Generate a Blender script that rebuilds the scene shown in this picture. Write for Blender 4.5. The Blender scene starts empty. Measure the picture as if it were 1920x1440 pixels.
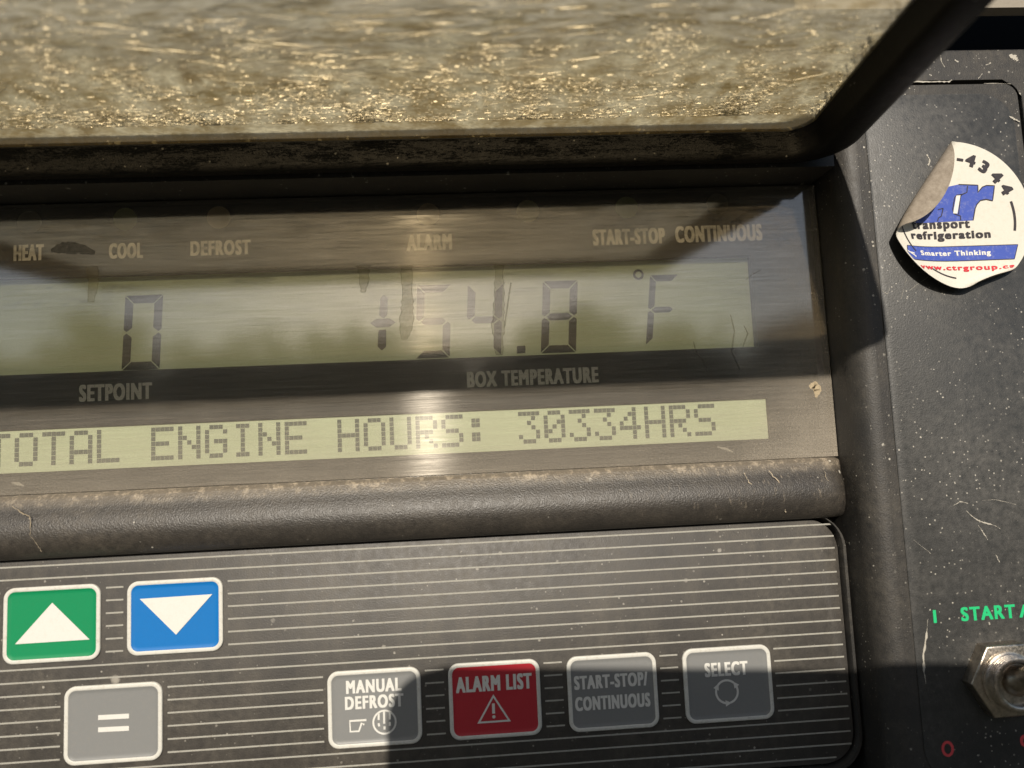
import bpy, bmesh, math, random
from mathutils import Vector, Matrix
random.seed(7)
C = bpy.context.scene
rad = math.radians
# ------------------------------------------------------------------ camera
YAW, PITCH, ROLL = rad(-3.4213), rad(5.5478), rad(2.6415)
M = Matrix.Rotation(YAW, 3, 'Z') @ Matrix.Rotation(PITCH, 3, 'X') @ Matrix.Rotation(ROLL, 3, 'Y')
D = 154.0; FPX = 1387.0
cd = bpy.data.cameras.new('camera'); cam = bpy.data.objects.new('camera', cd); C.collection.objects.link(cam)
R_ = M.col[0]; F_ = M.col[1]; U_ = M.col[2]
mw = Matrix(((R_[0], U_[0], -F_[0], 0), (R_[1], U_[1], -F_[1], -D/1000), (R_[2], U_[2], -F_[2], 0), (0, 0, 0, 1)))
cam.matrix_world = mw
cd.sensor_width = 36; cd.lens = FPX/1920*36; cd.clip_start = 0.004; cd.clip_end = 2000
cd.dof.use_dof = True; cd.dof.focus_distance = 0.153; cd.dof.aperture_fstop = 9.0
C.camera = cam
# ------------------------------------------------------------------ light
EL, AZ = rad(22.8), rad(3.4)
S = Vector((-math.sin(AZ)*math.cos(EL), -math.cos(AZ)*math.cos(EL), math.sin(EL)))
w = bpy.data.worlds.new('World'); C.world = w; w.use_nodes = True
nt = w.node_tree; bg = nt.nodes['Background']; sky = nt.nodes.new('ShaderNodeTexSky')
sky.sky_type = 'NISHITA'; sky.sun_disc = False; sky.sun_elevation = EL; sky.sun_rotation = math.pi + AZ
sky.altitude = 200; sky.dust_density = 1.2
nt.links.new(sky.outputs[0], bg.inputs[0]); bg.inputs[1].default_value = 0.095
sl = bpy.data.lights.new('sun', 'SUN'); sl.energy = 4.6; sl.angle = rad(0.55); sl.color = (1.0, 0.91, 0.78)
so = bpy.data.objects.new('sun', sl); C.collection.objects.link(so)
so.rotation_euler = S.to_track_quat('Z', 'Y').to_euler(); so.location = (-0.5, -4, 2)
C.view_settings.view_transform = 'Standard'; C.view_settings.look = 'None'
C.view_settings.exposure = 0.0; C.view_settings.gamma = 1; C.view_settings.use_curve_mapping = False
C.render.engine = 'CYCLES'
C.cycles.transparent_max_bounces = 16; C.cycles.max_bounces = 10

# ------------------------------------------------------------------ helpers
def q(px, py, h=0.0):
    """millimetre position on the plane standing h mm in front of the keypad plane"""
    d = M @ Vector(((px-960)/FPX, 1.0, -(py-720)/FPX)); t = (D-h)/d[1]
    return d[0]*t, d[2]*t
def V(x, z, h): return Vector((x/1000, -h/1000, z/1000))
def link(o): C.collection.objects.link(o); return o
def root(name, label, cat, loc=(0, 0, 0), group=None):
    o = link(bpy.data.objects.new(name, None)); o.location = loc; o.empty_display_size = .01
    o['label'] = label; o['category'] = cat
    if group: o['group'] = group
    return o
def wloc(o):
    v = Vector((0, 0, 0))
    while o: v += o.location; o = o.parent
    return v
def mk(name, bm, mat, parent=None, smooth=True, angle=35, label=None):
    me = bpy.data.meshes.new(name); bm.to_mesh(me); bm.free()
    o = link(bpy.data.objects.new(name, me))
    for m in (mat if isinstance(mat, (list, tuple)) else [mat]): me.materials.append(m)
    if smooth:
        for p in me.polygons: p.use_smooth = True
        me.set_sharp_from_angle(angle=rad(angle))
    if parent:
        o.parent = parent; o.location = -wloc(parent)
    if label: o['label'] = label
    return o
def prism(bm, pts, h0, h1, bevel=0.0, seg=3, bevel_if=None, T=V, cap_back=True):
    """outline [(x,z)] extruded from depth h0 to h1 (front); optionally bevel front rim"""
    if sum(a[0]*b[1]-b[0]*a[1] for a, b in zip(pts, pts[1:]+pts[:1])) < 0: pts = pts[::-1]
    f = [bm.verts.new(T(x, z, h1)) for x, z in pts]
    b = [bm.verts.new(T(x, z, h0)) for x, z in pts]
    n = len(pts)
    bm.faces.new(f)
    if cap_back: bm.faces.new(b[::-1])
    for i in range(n):
        j = (i+1) % n
        bm.faces.new((f[j], f[i], b[i], b[j]))
    if bevel:
        es = []
        for i in range(n):
            j = (i+1) % n
            if bevel_if is None or bevel_if(pts[i], pts[j]):
                es.append(bm.edges.get((f[i], f[j])))
        bmesh.ops.bevel(bm, geom=es, offset=bevel/1000, segments=seg, affect='EDGES', profile=0.5, clamp_overlap=True)
    return bm
def rrect(x0, x1, z0, z1, r, n=8):
    p = []
    for cx, cz, a0 in ((x1-r, z1-r, 0), (x0+r, z1-r, 90), (x0+r, z0+r, 180), (x1-r, z0+r, 270)):
        for k in range(n+1):
            a = rad(a0+90*k/n); p.append((cx+r*math.cos(a), cz+r*math.sin(a)))
    return p
def loft(bm, loops, closed=True, cap0=False, cap1=False):
    vs = [[bm.verts.new(p) for p in L] for L in loops]
    n = len(loops[0])
    for a, b in zip(vs, vs[1:]):
        for i in range(n if closed else n-1):
            j = (i+1) % n
            bm.faces.new((a[i], a[j], b[j], b[i]))
    if cap0: bm.faces.new(vs[0][::-1])
    if cap1: bm.faces.new(vs[-1])
    bmesh.ops.recalc_face_normals(bm, faces=bm.faces)
    return bm
def ring(bm, o, i, h0, h1, T=V, bev=0.0):
    """ring between outline o and outline i (same number of points)"""
    L = []
    n = len(o)
    def shrink(p, k):   # move points a little toward the middle of the band
        return [(a[0]+(b[0]-a[0])*k, a[1]+(b[1]-a[1])*k) for a, b in zip(*p)]
    L.append([T(x, z, h0) for x, z in o])
    if bev:
        L.append([T(x, z, h1-(h1-h0)*bev) for x, z in o])
        L.append([T(x, z, h1-(h1-h0)*bev*.3) for x, z in shrink((o, i), .1*1)])
        L.append([T(x, z, h1) for x, z in shrink((o, i), .3)])
        L.append([T(x, z, h1) for x, z in shrink((o, i), .7)])
        L.append([T(x, z, h1-(h1-h0)*bev*.3) for x, z in shrink((o, i), .9)])
        L.append([T(x, z, h1-(h1-h0)*bev) for x, z in i])
    else:
        L.append([T(x, z, h1) for x, z in o]); L.append([T(x, z, h1) for x, z in i])
    L.append([T(x, z, h0) for x, z in i])
    vs = [[bm.verts.new(p) for p in l] for l in L]
    for a, b in zip(vs, vs[1:]+vs[:1]):
        for k in range(n):
            j = (k+1) % n; bm.faces.new((a[k], a[j], b[j], b[k]))
    bmesh.ops.recalc_face_normals(bm, faces=bm.faces)
    return bm
def box(bm, x0, x1, z0, z1, h0, h1): return prism(bm, [(x0, z0), (x1, z0), (x1, z1), (x0, z1)], h0, h1)
def grid_plate(bm, xs, zs, holes, h0, h1):
    nx, nz = len(xs)-1, len(zs)-1
    solid = lambda i, j: 0 <= i < nx and 0 <= j < nz and (i, j) not in holes
    vf = {}; 
    def g(i, j, h):
        k = (i, j, h)
        if k not in vf: vf[k] = bm.verts.new(V(xs[i], zs[j], h))
        return vf[k]
    for i in range(nx):
        for j in range(nz):
            if not solid(i, j): continue
            bm.faces.new((g(i, j, h1), g(i+1, j, h1), g(i+1, j+1, h1), g(i, j+1, h1)))
            bm.faces.new((g(i, j, h0), g(i, j+1, h0), g(i+1, j+1, h0), g(i+1, j, h0)))
            for (di, dj, a, b) in ((-1, 0, (i, j), (i, j+1)), (1, 0, (i+1, j+1), (i+1, j)), (0, -1, (i+1, j), (i, j)), (0, 1, (i, j+1), (i+1, j+1))):
                if not solid(i+di, j+dj):
                    bm.faces.new((g(*a, h1), g(*b, h1), g(*b, h0), g(*a, h0)))
    bmesh.ops.recalc_face_normals(bm, faces=bm.faces)
    return bm
def stroke(bm, pts, wd, h, th=0.06, T=V, taper=False):
    """flat polyline of width wd (mm) on a plane, a little thick"""
    n = len(pts); L = []; Rr = []
    for i in range(n):
        a = Vector(pts[max(0, i-1)]); b = Vector(pts[min(n-1, i+1)]); d = (b-a).normalized(); nn = Vector((-d[1], d[0]))
        ww = wd[i] if isinstance(wd, (list, tuple)) else wd
        p = Vector(pts[i]); L.append(p+nn*ww/2); Rr.append(p-nn*ww/2)
    f = [bm.verts.new(T(p[0], p[1], h+th)) for p in L]; g = [bm.verts.new(T(p[0], p[1], h+th)) for p in Rr]
    for i in range(n-1): bm.faces.new((f[i], g[i], g[i+1], f[i+1]))
    return bm
def closed_stroke(bm, pts, wd, h, T=V):
    n = len(pts); L = []; Rr = []
    for i in range(n):
        a = Vector(pts[i-1]); b = Vector(pts[(i+1) % n]); p = Vector(pts[i])
        d1 = (p-a).normalized(); d2 = (b-p).normalized(); nn = Vector((-(d1+d2)[1], (d1+d2)[0])).normalized()
        k = wd/2/max(.35, nn.dot(Vector((-d1[1], d1[0]))))
        L.append(p+nn*k); Rr.append(p-nn*k)
    f = [bm.verts.new(T(p[0], p[1], h)) for p in L]; g = [bm.verts.new(T(p[0], p[1], h)) for p in Rr]
    for i in range(n):
        j = (i+1) % n; bm.faces.new((f[i], g[i], g[j], f[j]))
    return bm
def poly(bm, pts, h, T=V):
    if sum(a[0]*b[1]-b[0]*a[1] for a, b in zip(pts, pts[1:]+pts[:1])) < 0: pts = pts[::-1]
    bm.faces.new([bm.verts.new(T(x, z, h)) for x, z in pts]); return bm
def circle(cx, cz, r, n=32, a0=0, a1=360):
    return [(cx+r*math.cos(rad(a0+(a1-a0)*k/n)), cz+r*math.sin(rad(a0+(a1-a0)*k/n))) for k in range(n+(0 if a1-a0 == 360 else 1))]

def glyphs(s):
    """flat outline mesh (verts, faces) of a word"""
    tc = bpy.data.curves.new('t', 'FONT'); tc.body = s; tc.size = 1; tc.space_character = 1.2; tc.resolution_u = 5
    to = link(bpy.data.objects.new('t', tc)); bpy.context.view_layer.update()
    me = bpy.data.meshes.new_from_object(to.evaluated_get(bpy.context.evaluated_depsgraph_get()))
    vs = [(v.co.x, v.co.y) for v in me.vertices]; fs = [tuple(p.vertices) for p in me.polygons]
    bpy.data.objects.remove(to); bpy.data.meshes.remove(me)
    return vs, fs
def fat(b, by):
    if b <= 0: return [(0, 0)]
    n = 5
    return [(-b+2*b*k/(n-1), y) for k in range(n) for y in (-by, by)]
def word(bm, s, x0, z0, width, height, h, bold=.09, boldy=.03, T=V, shear=0.0, **kw):
    """word of given width and height in mm; bold = stroke growth as a share of the height"""
    vs, fs = glyphs(s)
    b = bold*height; by = boldy*height
    ax0 = min(v[0] for v in vs); ax1 = max(v[0] for v in vs); ay0 = min(v[1] for v in vs); ay1 = max(v[1] for v in vs)
    kx = (width-2*b)/(ax1-ax0); ky = (height-2*by)/(ay1-ay0)
    for k, (dx, dy) in enumerate(fat(b, by)):
        bv = [bm.verts.new(T(x0+b+dx+(v[0]-ax0)*kx+(v[1]-ay0)*ky*shear, z0+by+dy+(v[1]-ay0)*ky, h+k*.0005)) for v in vs]
        for f in fs: bm.faces.new([bv[i] for i in f])
    return bm
def word_px(bm, s, bl, br, tl, h, **k):
    a = q(*bl, h); b = q(*br, h); t = q(*tl, h)
    word(bm, s, a[0], (a[1]+b[1])/2, b[0]-a[0], t[1]-a[1], h, **k)

# ------------------------------------------------------------------ materials
class Nd:
    def __init__(s, name):
        s.m = bpy.data.materials.new(name); s.m.use_nodes = True; s.t = s.m.node_tree
        for n in list(s.t.nodes): s.t.nodes.remove(n)
        s.out = s.t.nodes.new('ShaderNodeOutputMaterial')
        tc = s.t.nodes.new('ShaderNodeTexCoord'); mp = s.t.nodes.new('ShaderNodeVectorMath'); mp.operation = 'SCALE'
        s.t.links.new(tc.outputs['Object'], mp.inputs[0]); mp.inputs['Scale'].default_value = 1000
        s.co = mp.outputs[0]      # millimetres
    def n(s, typ, **k):
        nd = s.t.nodes.new(typ)
        for a, v in k.items(): setattr(nd, a, v)
        return nd
    def l(s, a, b): s.t.links.new(a, b)
    def set(s, sock, v):
        if isinstance(v, bpy.types.NodeSocket): s.l(v, sock)
        elif isinstance(v, (tuple, list)) and len(v) == 3 and sock.type == 'RGBA': sock.default_value = (*v, 1)
        else: sock.default_value = v
    def math(s, op, a, b=0.0, clamp=False):
        nd = s.n('ShaderNodeMath', operation=op, use_clamp=clamp); s.set(nd.inputs[0], a); s.set(nd.inputs[1], b); return nd.outputs[0]
    def vec(s, scale=(1, 1, 1), rot=(0, 0, 0), loc=(0, 0, 0)):
        nd = s.n('ShaderNodeMapping'); s.l(s.co, nd.inputs[0]); nd.inputs['Scale'].default_value = scale
        nd.inputs['Rotation'].default_value = rot; nd.inputs['Location'].default_value = loc; return nd.outputs[0]
    def noise(s, sc, det=3, rough=.5, vec=None, dist=0.0):
        nd = s.n('ShaderNodeTexNoise'); s.l(vec or s.co, nd.inputs['Vector'])
        nd.inputs['Scale'].default_value = sc; nd.inputs['Detail'].default_value = det; nd.inputs['Roughness'].default_value = rough
        nd.inputs['Distortion'].default_value = dist; return nd.outputs['Fac']
    def ramp(s, f, a, b, lo=0.0, hi=1.0):
        nd = s.n('ShaderNodeMapRange'); s.l(f, nd.inputs[0]); nd.inputs[1].default_value = a; nd.inputs[2].default_value = b
        nd.inputs[3].default_value = lo; nd.inputs[4].default_value = hi; return nd.outputs[0]
    def dots(s, size, radius, keep, vec=None):
        """irregular specks: voronoi cell size in mm, speck radius in mm, fraction of cells that carry one"""
        v = s.n('ShaderNodeTexVoronoi'); s.l(vec or s.co, v.inputs['Vector']); v.inputs['Scale'].default_value = 1/size
        sp = s.n('ShaderNodeSeparateColor'); s.l(v.outputs['Color'], sp.inputs[0])
        k = s.math('LESS_THAN', sp.outputs[0], keep)
        rr = s.math('MULTIPLY', s.math('POWER', sp.outputs[1], 4.5), radius/size*1.0)
        rr = s.math('ADD', rr, radius/size*.16)
        wob = s.math('MULTIPLY', s.math('SUBTRACT', s.noise(4.0, 2), .5), radius/size*.9)
        dd = s.math('ADD', v.outputs['Distance'], wob)
        e = s.math('SUBTRACT', rr, dd)
        e = s.math('MULTIPLY', e, 14.0, True)
        return s.math('MULTIPLY', e, k)
    def mix(s, f, a, b):
        nd = s.n('ShaderNodeMix', data_type='RGBA'); s.set(nd.inputs[0], f); s.set(nd.inputs[6], a); s.set(nd.inputs[7], b); return nd.outputs[2]
    def bump(s, f, st, dist=.0002, normal=None):
        nd = s.n('ShaderNodeBump'); s.l(f, nd.inputs['Height']); nd.inputs['Strength'].default_value = st; nd.inputs['Distance'].default_value = dist
        if normal: s.l(normal, nd.inputs['Normal'])
        return nd.outputs[0]
    def bsdf(s, col, rough=.5, spec=.5, metal=0.0, normal=None):
        p = s.n('ShaderNodeBsdfPrincipled'); s.set(p.inputs['Base Color'], col); s.set(p.inputs['Roughness'], rough)
        p.inputs['Specular IOR Level'].default_value = spec; p.inputs['Metallic'].default_value = metal
        if normal: s.l(normal, p.inputs['Normal'])
        return p.outputs[0]
    def done(s, sh): s.l(sh, s.out.inputs[0]); return s.m

def plastic(name, col, dust=(.30, .26, .20), dust_amt=.22, spec=.5, rough=.5, speck=.35, grain=.35, speck_col=(.62, .58, .5), extra=None, fine=1.0, speck_op=.8):
    n = Nd(name)
    big = n.noise(.06, 5, .6); mid = n.noise(.7, 4, .65); fin = n.noise(5.0, 2, .6); fi2 = n.noise(2.2, 3, .7)
    f = n.math('MULTIPLY', n.ramp(big, .3, .7), n.ramp(mid, .25, .8))
    f = n.math('ADD', n.math('MULTIPLY', f, dust_amt), n.math('MULTIPLY', n.ramp(fin, .55, .85), dust_amt*.5*fine))
    f = n.math('ADD', f, n.math('MULTIPLY', n.ramp(fi2, .62, .8), dust_amt*.6*fine))
    if extra: f = n.math('ADD', f, extra(n), True)
    c = n.mix(f, col, dust)
    if speck:
        d = n.math('MAXIMUM', n.dots(2.4, .46, speck), n.math('MAXIMUM', n.dots(1.0, .24, speck*.9), n.math('MULTIPLY', n.dots(.55, .15, speck*.8), .55)))
        d = n.math('MAXIMUM', d, n.math('MULTIPLY', n.dots(6.5, 1.0, speck*.5), .9))
        d = n.math('MULTIPLY', d, n.ramp(n.noise(.07, 4, .7), .40, .62, .06, 1))
        c = n.mix(n.math('MULTIPLY', d, speck_op), c, speck_col)
    nb = n.bump(n.noise(3.2, 2, .5), grain, .00022)
    nb = n.bump(fin, grain*.6, .00008, nb)
    return n.done(n.bsdf(c, n.ramp(mid, .2, .8, rough-.07, rough+.12), spec, normal=nb))
def flat(name, col, rough=.5, spec=.25, wear=.13, wearcol=(.35, .3, .23), grain=.12):
    n = Nd(name); f = n.math('MULTIPLY', n.ramp(n.noise(1.3, 5, .7), .5, .8), wear)
    f = n.math('ADD', f, n.math('MULTIPLY', n.dots(3.1, .14, .35), wear*3), True)
    c = n.mix(f, col, wearcol)
    c = n.mix(n.ramp(n.noise(4, 2), .3, .7, 0, .10), c, tuple(v*.6 for v in col))
    return n.done(n.bsdf(c, rough, spec, normal=n.bump(n.noise(6, 2), grain, .00006)))

def bar_dust(n):
    sx = n.n('ShaderNodeSeparateXYZ'); n.l(n.co, sx.inputs[0])
    z = sx.outputs[2]
    top = n.ramp(z, -6.4, -4.2)                       # crust lying along the upper edge
    r = n.ramp(n.noise(.55, 6, .75), .5, .66)
    streak = n.ramp(n.noise(1.0, 5, .7, n.vec((1.2, 1, .35), (0, .25, 0))), .60, .74)
    rt = n.ramp(sx.outputs[0], 20, 60)
    a = n.math('MULTIPLY', top, n.math('ADD', .25, n.math('MULTIPLY', r, .6)))
    b = n.math('MULTIPLY', n.math('MULTIPLY', streak, rt), n.ramp(z, -17, -5, .1, .8))
    return n.math('ADD', a, b)
def key_dust(n):
    a = n.ramp(n.noise(.10, 5, .75, n.vec((1.6, 1, .6), (0, .2, 0))), .46, .68)
    b = n.ramp(n.noise(1.4, 5, .8), .58, .8)
    return n.math('MULTIPLY', n.math('ADD', .25, n.math('MULTIPLY', b, .9)), n.math('MULTIPLY', a, .28))
def plate_dust(n):
    return n.math('MULTIPLY', n.ramp(n.noise(1.0, 6, .8, n.vec((2.5, 1, .3), (0, .5, 0))), .66, .8), .35)
HOUS = plastic('housing_plastic', (.022, .021, .020), dust_amt=.25, speck=.42, grain=.28, rough=.52, extra=plate_dust)
LABELM = plastic('decal_film', (.028, .029, .029), dust=(.30, .28, .25), dust_amt=.26, speck=.75, grain=.2, rough=.45, extra=plate_dust)
BAR = plastic('bar_plastic', (.030, .027, .024), dust=(.42, .35, .26), dust_amt=.14, speck=.10, grain=.42, rough=.40, extra=bar_dust)
KEYM = plastic('keypad_film', (.034, .031, .028), dust=(.30, .26, .20), dust_amt=.22, speck=.22, grain=.2, rough=.50, speck_op=.5, extra=key_dust)
LIDM = plastic('lid_plastic', (.006, .0055, .005), dust=(.08, .065, .05), dust_amt=.04, speck=.1, grain=.25, rough=.5, spec=.2)
BLACK = flat('dark_void_plastic', (.008, .008, .008), .7, .2, .1, (.08, .07, .05))
STRIPE = flat('stripe_ink', (.36, .35, .31), .5, .3, .8, (.2, .17, .13))
INK = flat('white_ink', (.88, .86, .81), .5, .3, .3, (.3, .27, .22))
BORD = flat('button_border_ink', (.62, .61, .56), .45, .4, .6, (.38, .34, .27))
WINK = flat('button_white_ink', (.68, .67, .63), .45, .4, .2, (.45, .4, .3))
GREY = flat('grey_button_ink', (.205, .208, .205), .42, .5, .12)
GREEN = flat('green_button_ink', (.003, .225, .085), .5, .3, .07, (.1, .12, .07))
BLUE = flat('blue_button_ink', (.003, .15, .46), .5, .3, .06, (.1, .15, .2))
REDB = flat('red_button_ink', (.44, .022, .035), .42, .5, .08, (.3, .12, .1))
GTXT = flat('green_print', (.02, .50, .19), .5, .3, .05)
RTXT = flat('red_print', (.68, .08, .09), .5, .3, .05)
OVER = flat('display_mask_ink', (.013, .016, .020), .5, .3, .12, (.1, .09, .08))
SEG = flat('lcd_segment', (.030, .036, .036), .5, .2, 0)
DOT = flat('lcd_dot', (.13, .155, .13), .5, .2, 0)
def lcd_mat(name, col):
    n = Nd(name); c = n.mix(n.ramp(n.noise(6, 2), .3, .7, 0, .35), col, tuple(v*.72 for v in col))
    return n.done(n.bsdf(c, .35, .4, normal=n.bump(n.noise(8, 1), .15, .00005)))
LCD1 = lcd_mat('upper_lcd_glass', (.54, .66, .49))
LCD2 = lcd_mat('lower_lcd_glass', (.68, .76, .53))
def led_mat(name, c): return flat(name, c, .4, .5, .2)

# clear, scratched and dusty cover pane
def pane_mat():
    n = Nd('scratched_clear_cover')
    sx = n.n('ShaderNodeSeparateXYZ'); n.l(n.co, sx.inputs[0]); X, Z = sx.outputs[0], sx.outputs[2]
    sc1 = n.noise(1.0, 4, .7, n.vec((.05, 1, 1.9), (0, rad(-5), 0)))
    sc2 = n.noise(1.0, 3, .75, n.vec((.09, 1, 5.0), (0, rad(-10), 0), (3, 0, 9)))
    sc3 = n.noise(1.0, 2, .6, n.vec((.12, 1, 7.0), (0, rad(3), 0), (30, 0, 2)))
    sc = n.math('ADD', n.math('MULTIPLY', sc1, .5), n.math('ADD', n.math('MULTIPLY', sc2, .3), n.math('MULTIPLY', sc3, .25)))
    scr = n.ramp(sc, .42, .68)
    right = n.ramp(n.math('ADD', X, n.math('MULTIPLY', n.noise(.12, 4), 16)), 62, 88)
    low = n.ramp(Z, 14.0, -3.5); blot = n.ramp(n.noise(.16, 6, .7), .38, .68); fin = n.ramp(n.noise(3.0, 3, .7), .4, .8)
    dust = n.math('ADD', .07, n.math('MULTIPLY', scr, .095))
    dust = n.math('ADD', dust, n.math('MULTIPLY', right, .20))
    dust = n.math('ADD', dust, n.math('MULTIPLY', low, .18))
    dust = n.math('ADD', dust, n.math('MULTIPLY', blot, .03))
    dust = n.math('MULTIPLY', dust, n.math('ADD', .7, n.math('MULTIPLY', fin, .6)))
    crust = n.ramp(n.noise(.8, 6, .8, n.vec((1, 1, 1.4), (0, .6, 0))), .64, .75)
    cm = n.math('MULTIPLY', crust, n.math('MAXIMUM', n.math('MULTIPLY', right, n.ramp(Z, 14, 4)), n.math('MULTIPLY', low, .5)))
    dust = n.math('ADD', dust, n.math('MULTIPLY', cm, .6))
    dust = n.math('ADD', dust, n.math('MULTIPLY', n.dots(3.4, .12, .4), .35), True)
    tr = n.n('ShaderNodeBsdfTransparent'); tr.inputs[0].default_value = (.93, .92, .90, 1)
    df = n.n('ShaderNodeBsdfDiffuse'); df.inputs[0].default_value = (.60, .53, .43, 1)
    nb = n.bump(sc, .2, .00004)
    g1 = n.n('ShaderNodeBsdfGlossy'); g1.inputs['Roughness'].default_value = .075; n.l(n.bump(sc1, .05, .00004), g1.inputs['Normal'])
    g2 = n.n('ShaderNodeBsdfGlossy', distribution='GGX'); g2.inputs['Roughness'].default_value = .33
    g2.inputs['Anisotropy'].default_value = PANE_ANISO
    tg = n.n('ShaderNodeCombineXYZ'); tg.inputs[0].default_value = 1.0; n.l(tg.outputs[0], g2.inputs['Tangent']); n.l(nb, g2.inputs['Normal'])
    g2.inputs[0].default_value = (1, .93, .82, 1)
    fr = n.n('ShaderNodeFresnel'); fr.inputs[0].default_value = 1.5
    m1 = n.n('ShaderNodeMixShader'); n.l(n.math('MULTIPLY', fr.outputs[0], n.math('ADD', 3.6, n.math('MULTIPLY', scr, 3.4))), m1.inputs[0]); n.l(tr.outputs[0], m1.inputs[1]); n.l(g1.outputs[0], m1.inputs[2])
    m2 = n.n('ShaderNodeMixShader'); n.l(n.ramp(scr, 0, 1, .012, .058), m2.inputs[0]); n.l(m1.outputs[0], m2.inputs[1]); n.l(g2.outputs[0], m2.inputs[2])
    m3 = n.n('ShaderNodeMixShader'); n.l(dust, m3.inputs[0]); n.l(m2.outputs[0], m3.inputs[1]); n.l(df.outputs[0], m3.inputs[2])
    return n.done(m3.outputs[0])
PANE_ANISO = .89
PANE = pane_mat()
def clear_mat(name, col):
    n = Nd(name); t = n.n('ShaderNodeBsdfTransparent'); t.inputs[0].default_value = (*col, 1); return n.done(t.outputs[0])
CLEAR = clear_mat('clear_cover_back', (.98, .98, .97))

def lidpane_mat():
    n = Nd('weathered_tinted_polycarbonate')
    sx = n.n('ShaderNodeSeparateXYZ'); n.l(n.co, sx.inputs[0]); X, Y = sx.outputs[0], sx.outputs[1]
    n1 = n.noise(1.0, 3, .55, n.vec((.06, .30, 1), (0, 0, rad(4))), 1.2)                      # long crazing lines
    ridge = n.math('SUBTRACT', 1, n.math('MULTIPLY', n.math('ABSOLUTE', n.math('SUBTRACT', n1, .5)), 9), True)
    n2 = n.noise(1.0, 3, .6, n.vec((.10, .55, 1), (0, 0, rad(-6)), (7, 3, 0)), 1.0)
    ridge2 = n.math('SUBTRACT', 1, n.math('MULTIPLY', n.math('ABSOLUTE', n.math('SUBTRACT', n2, .5)), 12), True)
    craze = n.math('MAXIMUM', ridge, n.math('MULTIPLY', ridge2, .8))
    zone = n.ramp(n.noise(.09, 4, .65), .42, .58)
    near = n.ramp(n.math('ADD', Y, n.math('MULTIPLY', n.noise(.1, 3), 18)), -44, -22)     # pitting and its built-in glints lie mostly near the hinge
    wob = n.vec((.55, 1.5, 1)); wob2 = n.vec((.9, 2.6, 1), (0, 0, .05), (11, 5, 0)); wob3 = n.vec((2.2, 3.2, 1))
    d1 = n.dots(1.0, .62, .5, wob); d2 = n.dots(1.0, .60, .5, wob2); d3 = n.dots(1.0, .55, .55, wob3)
    fl = n.math('MAXIMUM', n.math('MULTIPLY', d1, zone), n.math('MAXIMUM', d2, n.math('MULTIPLY', d3, n.ramp(zone, 0, 1, 1, .3))))
    fl = n.math('MULTIPLY', fl, n.math('MULTIPLY', n.ramp(near, 0, 1, .06, .6), n.ramp(n.noise(.35, 3), .35, .6, .25, 1)))
    blotch = n.ramp(n.noise(.13, 4, .6), .3, .7)
    cz_ = n.ramp(near, 0, 1, .75, .08)
    base = n.mix(blotch, (.36, .25, .085), (.62, .46, .19))
    base = n.mix(n.ramp(near, 0, 1, .5, 0), base, (.50, .42, .26))
    flk = d2
    bh = n.math('ADD', n.math('MULTIPLY', n1, 1.0), n.math('MULTIPLY', n.noise(2.0, 3), .3))
    nb = n.bump(bh, .3, .0004)
    tl = n.n('ShaderNodeBsdfTranslucent'); n.l(base, tl.inputs[0]); n.l(nb, tl.inputs[1])
    def sun_facets(sc, pw, gain):
        """worn pits with built-in glints: each cell leans its normal to catch the sun"""
        v = n.n('ShaderNodeTexVoronoi'); n.l(sc, v.inputs['Vector']); v.inputs['Scale'].default_value = 1.0
        sp = n.n('ShaderNodeSeparateColor'); n.l(v.outputs['Color'], sp.inputs[0])
        t = n.math('MULTIPLY', n.math('POWER', sp.outputs[0], pw), gain)
        cb = n.n('ShaderNodeCombineXYZ'); n.l(n.math('MULTIPLY', n.math('SUBTRACT', sp.outputs[1], .5), 1.2), cb.inputs[0]); cb.inputs[1].default_value = 1.0
        b = n.n('ShaderNodeVectorMath', operation='SCALE'); n.l(cb.outputs[0], b.inputs[0]); n.l(t, b.inputs['Scale'])
        g = n.n('ShaderNodeNewGeometry'); c_ = n.n('ShaderNodeVectorMath', operation='ADD'); n.l(b.outputs[0], c_.inputs[0]); n.l(g.outputs['Normal'], c_.inputs[1])
        d_ = n.n('ShaderNodeVectorMath', operation='NORMALIZE'); n.l(c_.outputs[0], d_.inputs[0]); return d_.outputs[0]
    tl2 = n.n('ShaderNodeBsdfTranslucent'); tl2.inputs[0].default_value = (1, .90, .58, 1); n.l(sun_facets(n.vec((1.3, 3.4, 1), (0, 0, .04)), 5.0, 4.0), tl2.inputs[1])  # sparkle is put in by near-white colour and sun-leaning normals
    tl3 = n.n('ShaderNodeBsdfTranslucent'); tl3.inputs[0].default_value = (1, .94, .74, 1); n.l(sun_facets(n.vec((.22, 1.2, 1), (0, 0, .04)), 1.2, 1.1), tl3.inputs[1])
    grains = n.math('MULTIPLY', n.math('MULTIPLY', n.ramp(near, 0, 1, .10, 1), n.ramp(n.noise(.16, 5, .7), .40, .62)), .9)
    fl = n.math('MAXIMUM', fl, grains)
    mt = n.n('ShaderNodeMixShader'); n.l(fl, mt.inputs[0]); n.l(tl.outputs[0], mt.inputs[1]); n.l(tl2.outputs[0], mt.inputs[2])
    mt2 = n.n('ShaderNodeMixShader'); n.l(n.math('MULTIPLY', craze, cz_), mt2.inputs[0]); n.l(mt.outputs[0], mt2.inputs[1]); n.l(tl3.outputs[0], mt2.inputs[2]); mt = mt2
    df = n.n('ShaderNodeBsdfDiffuse'); n.l(base, df.inputs[0])
    tr = n.n('ShaderNodeBsdfTransparent'); tr.inputs[0].default_value = (.72, .61, .41, 1)
    gl = n.n('ShaderNodeBsdfGlossy'); gl.inputs['Roughness'].default_value = .3; n.l(nb, gl.inputs['Normal'])
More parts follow.
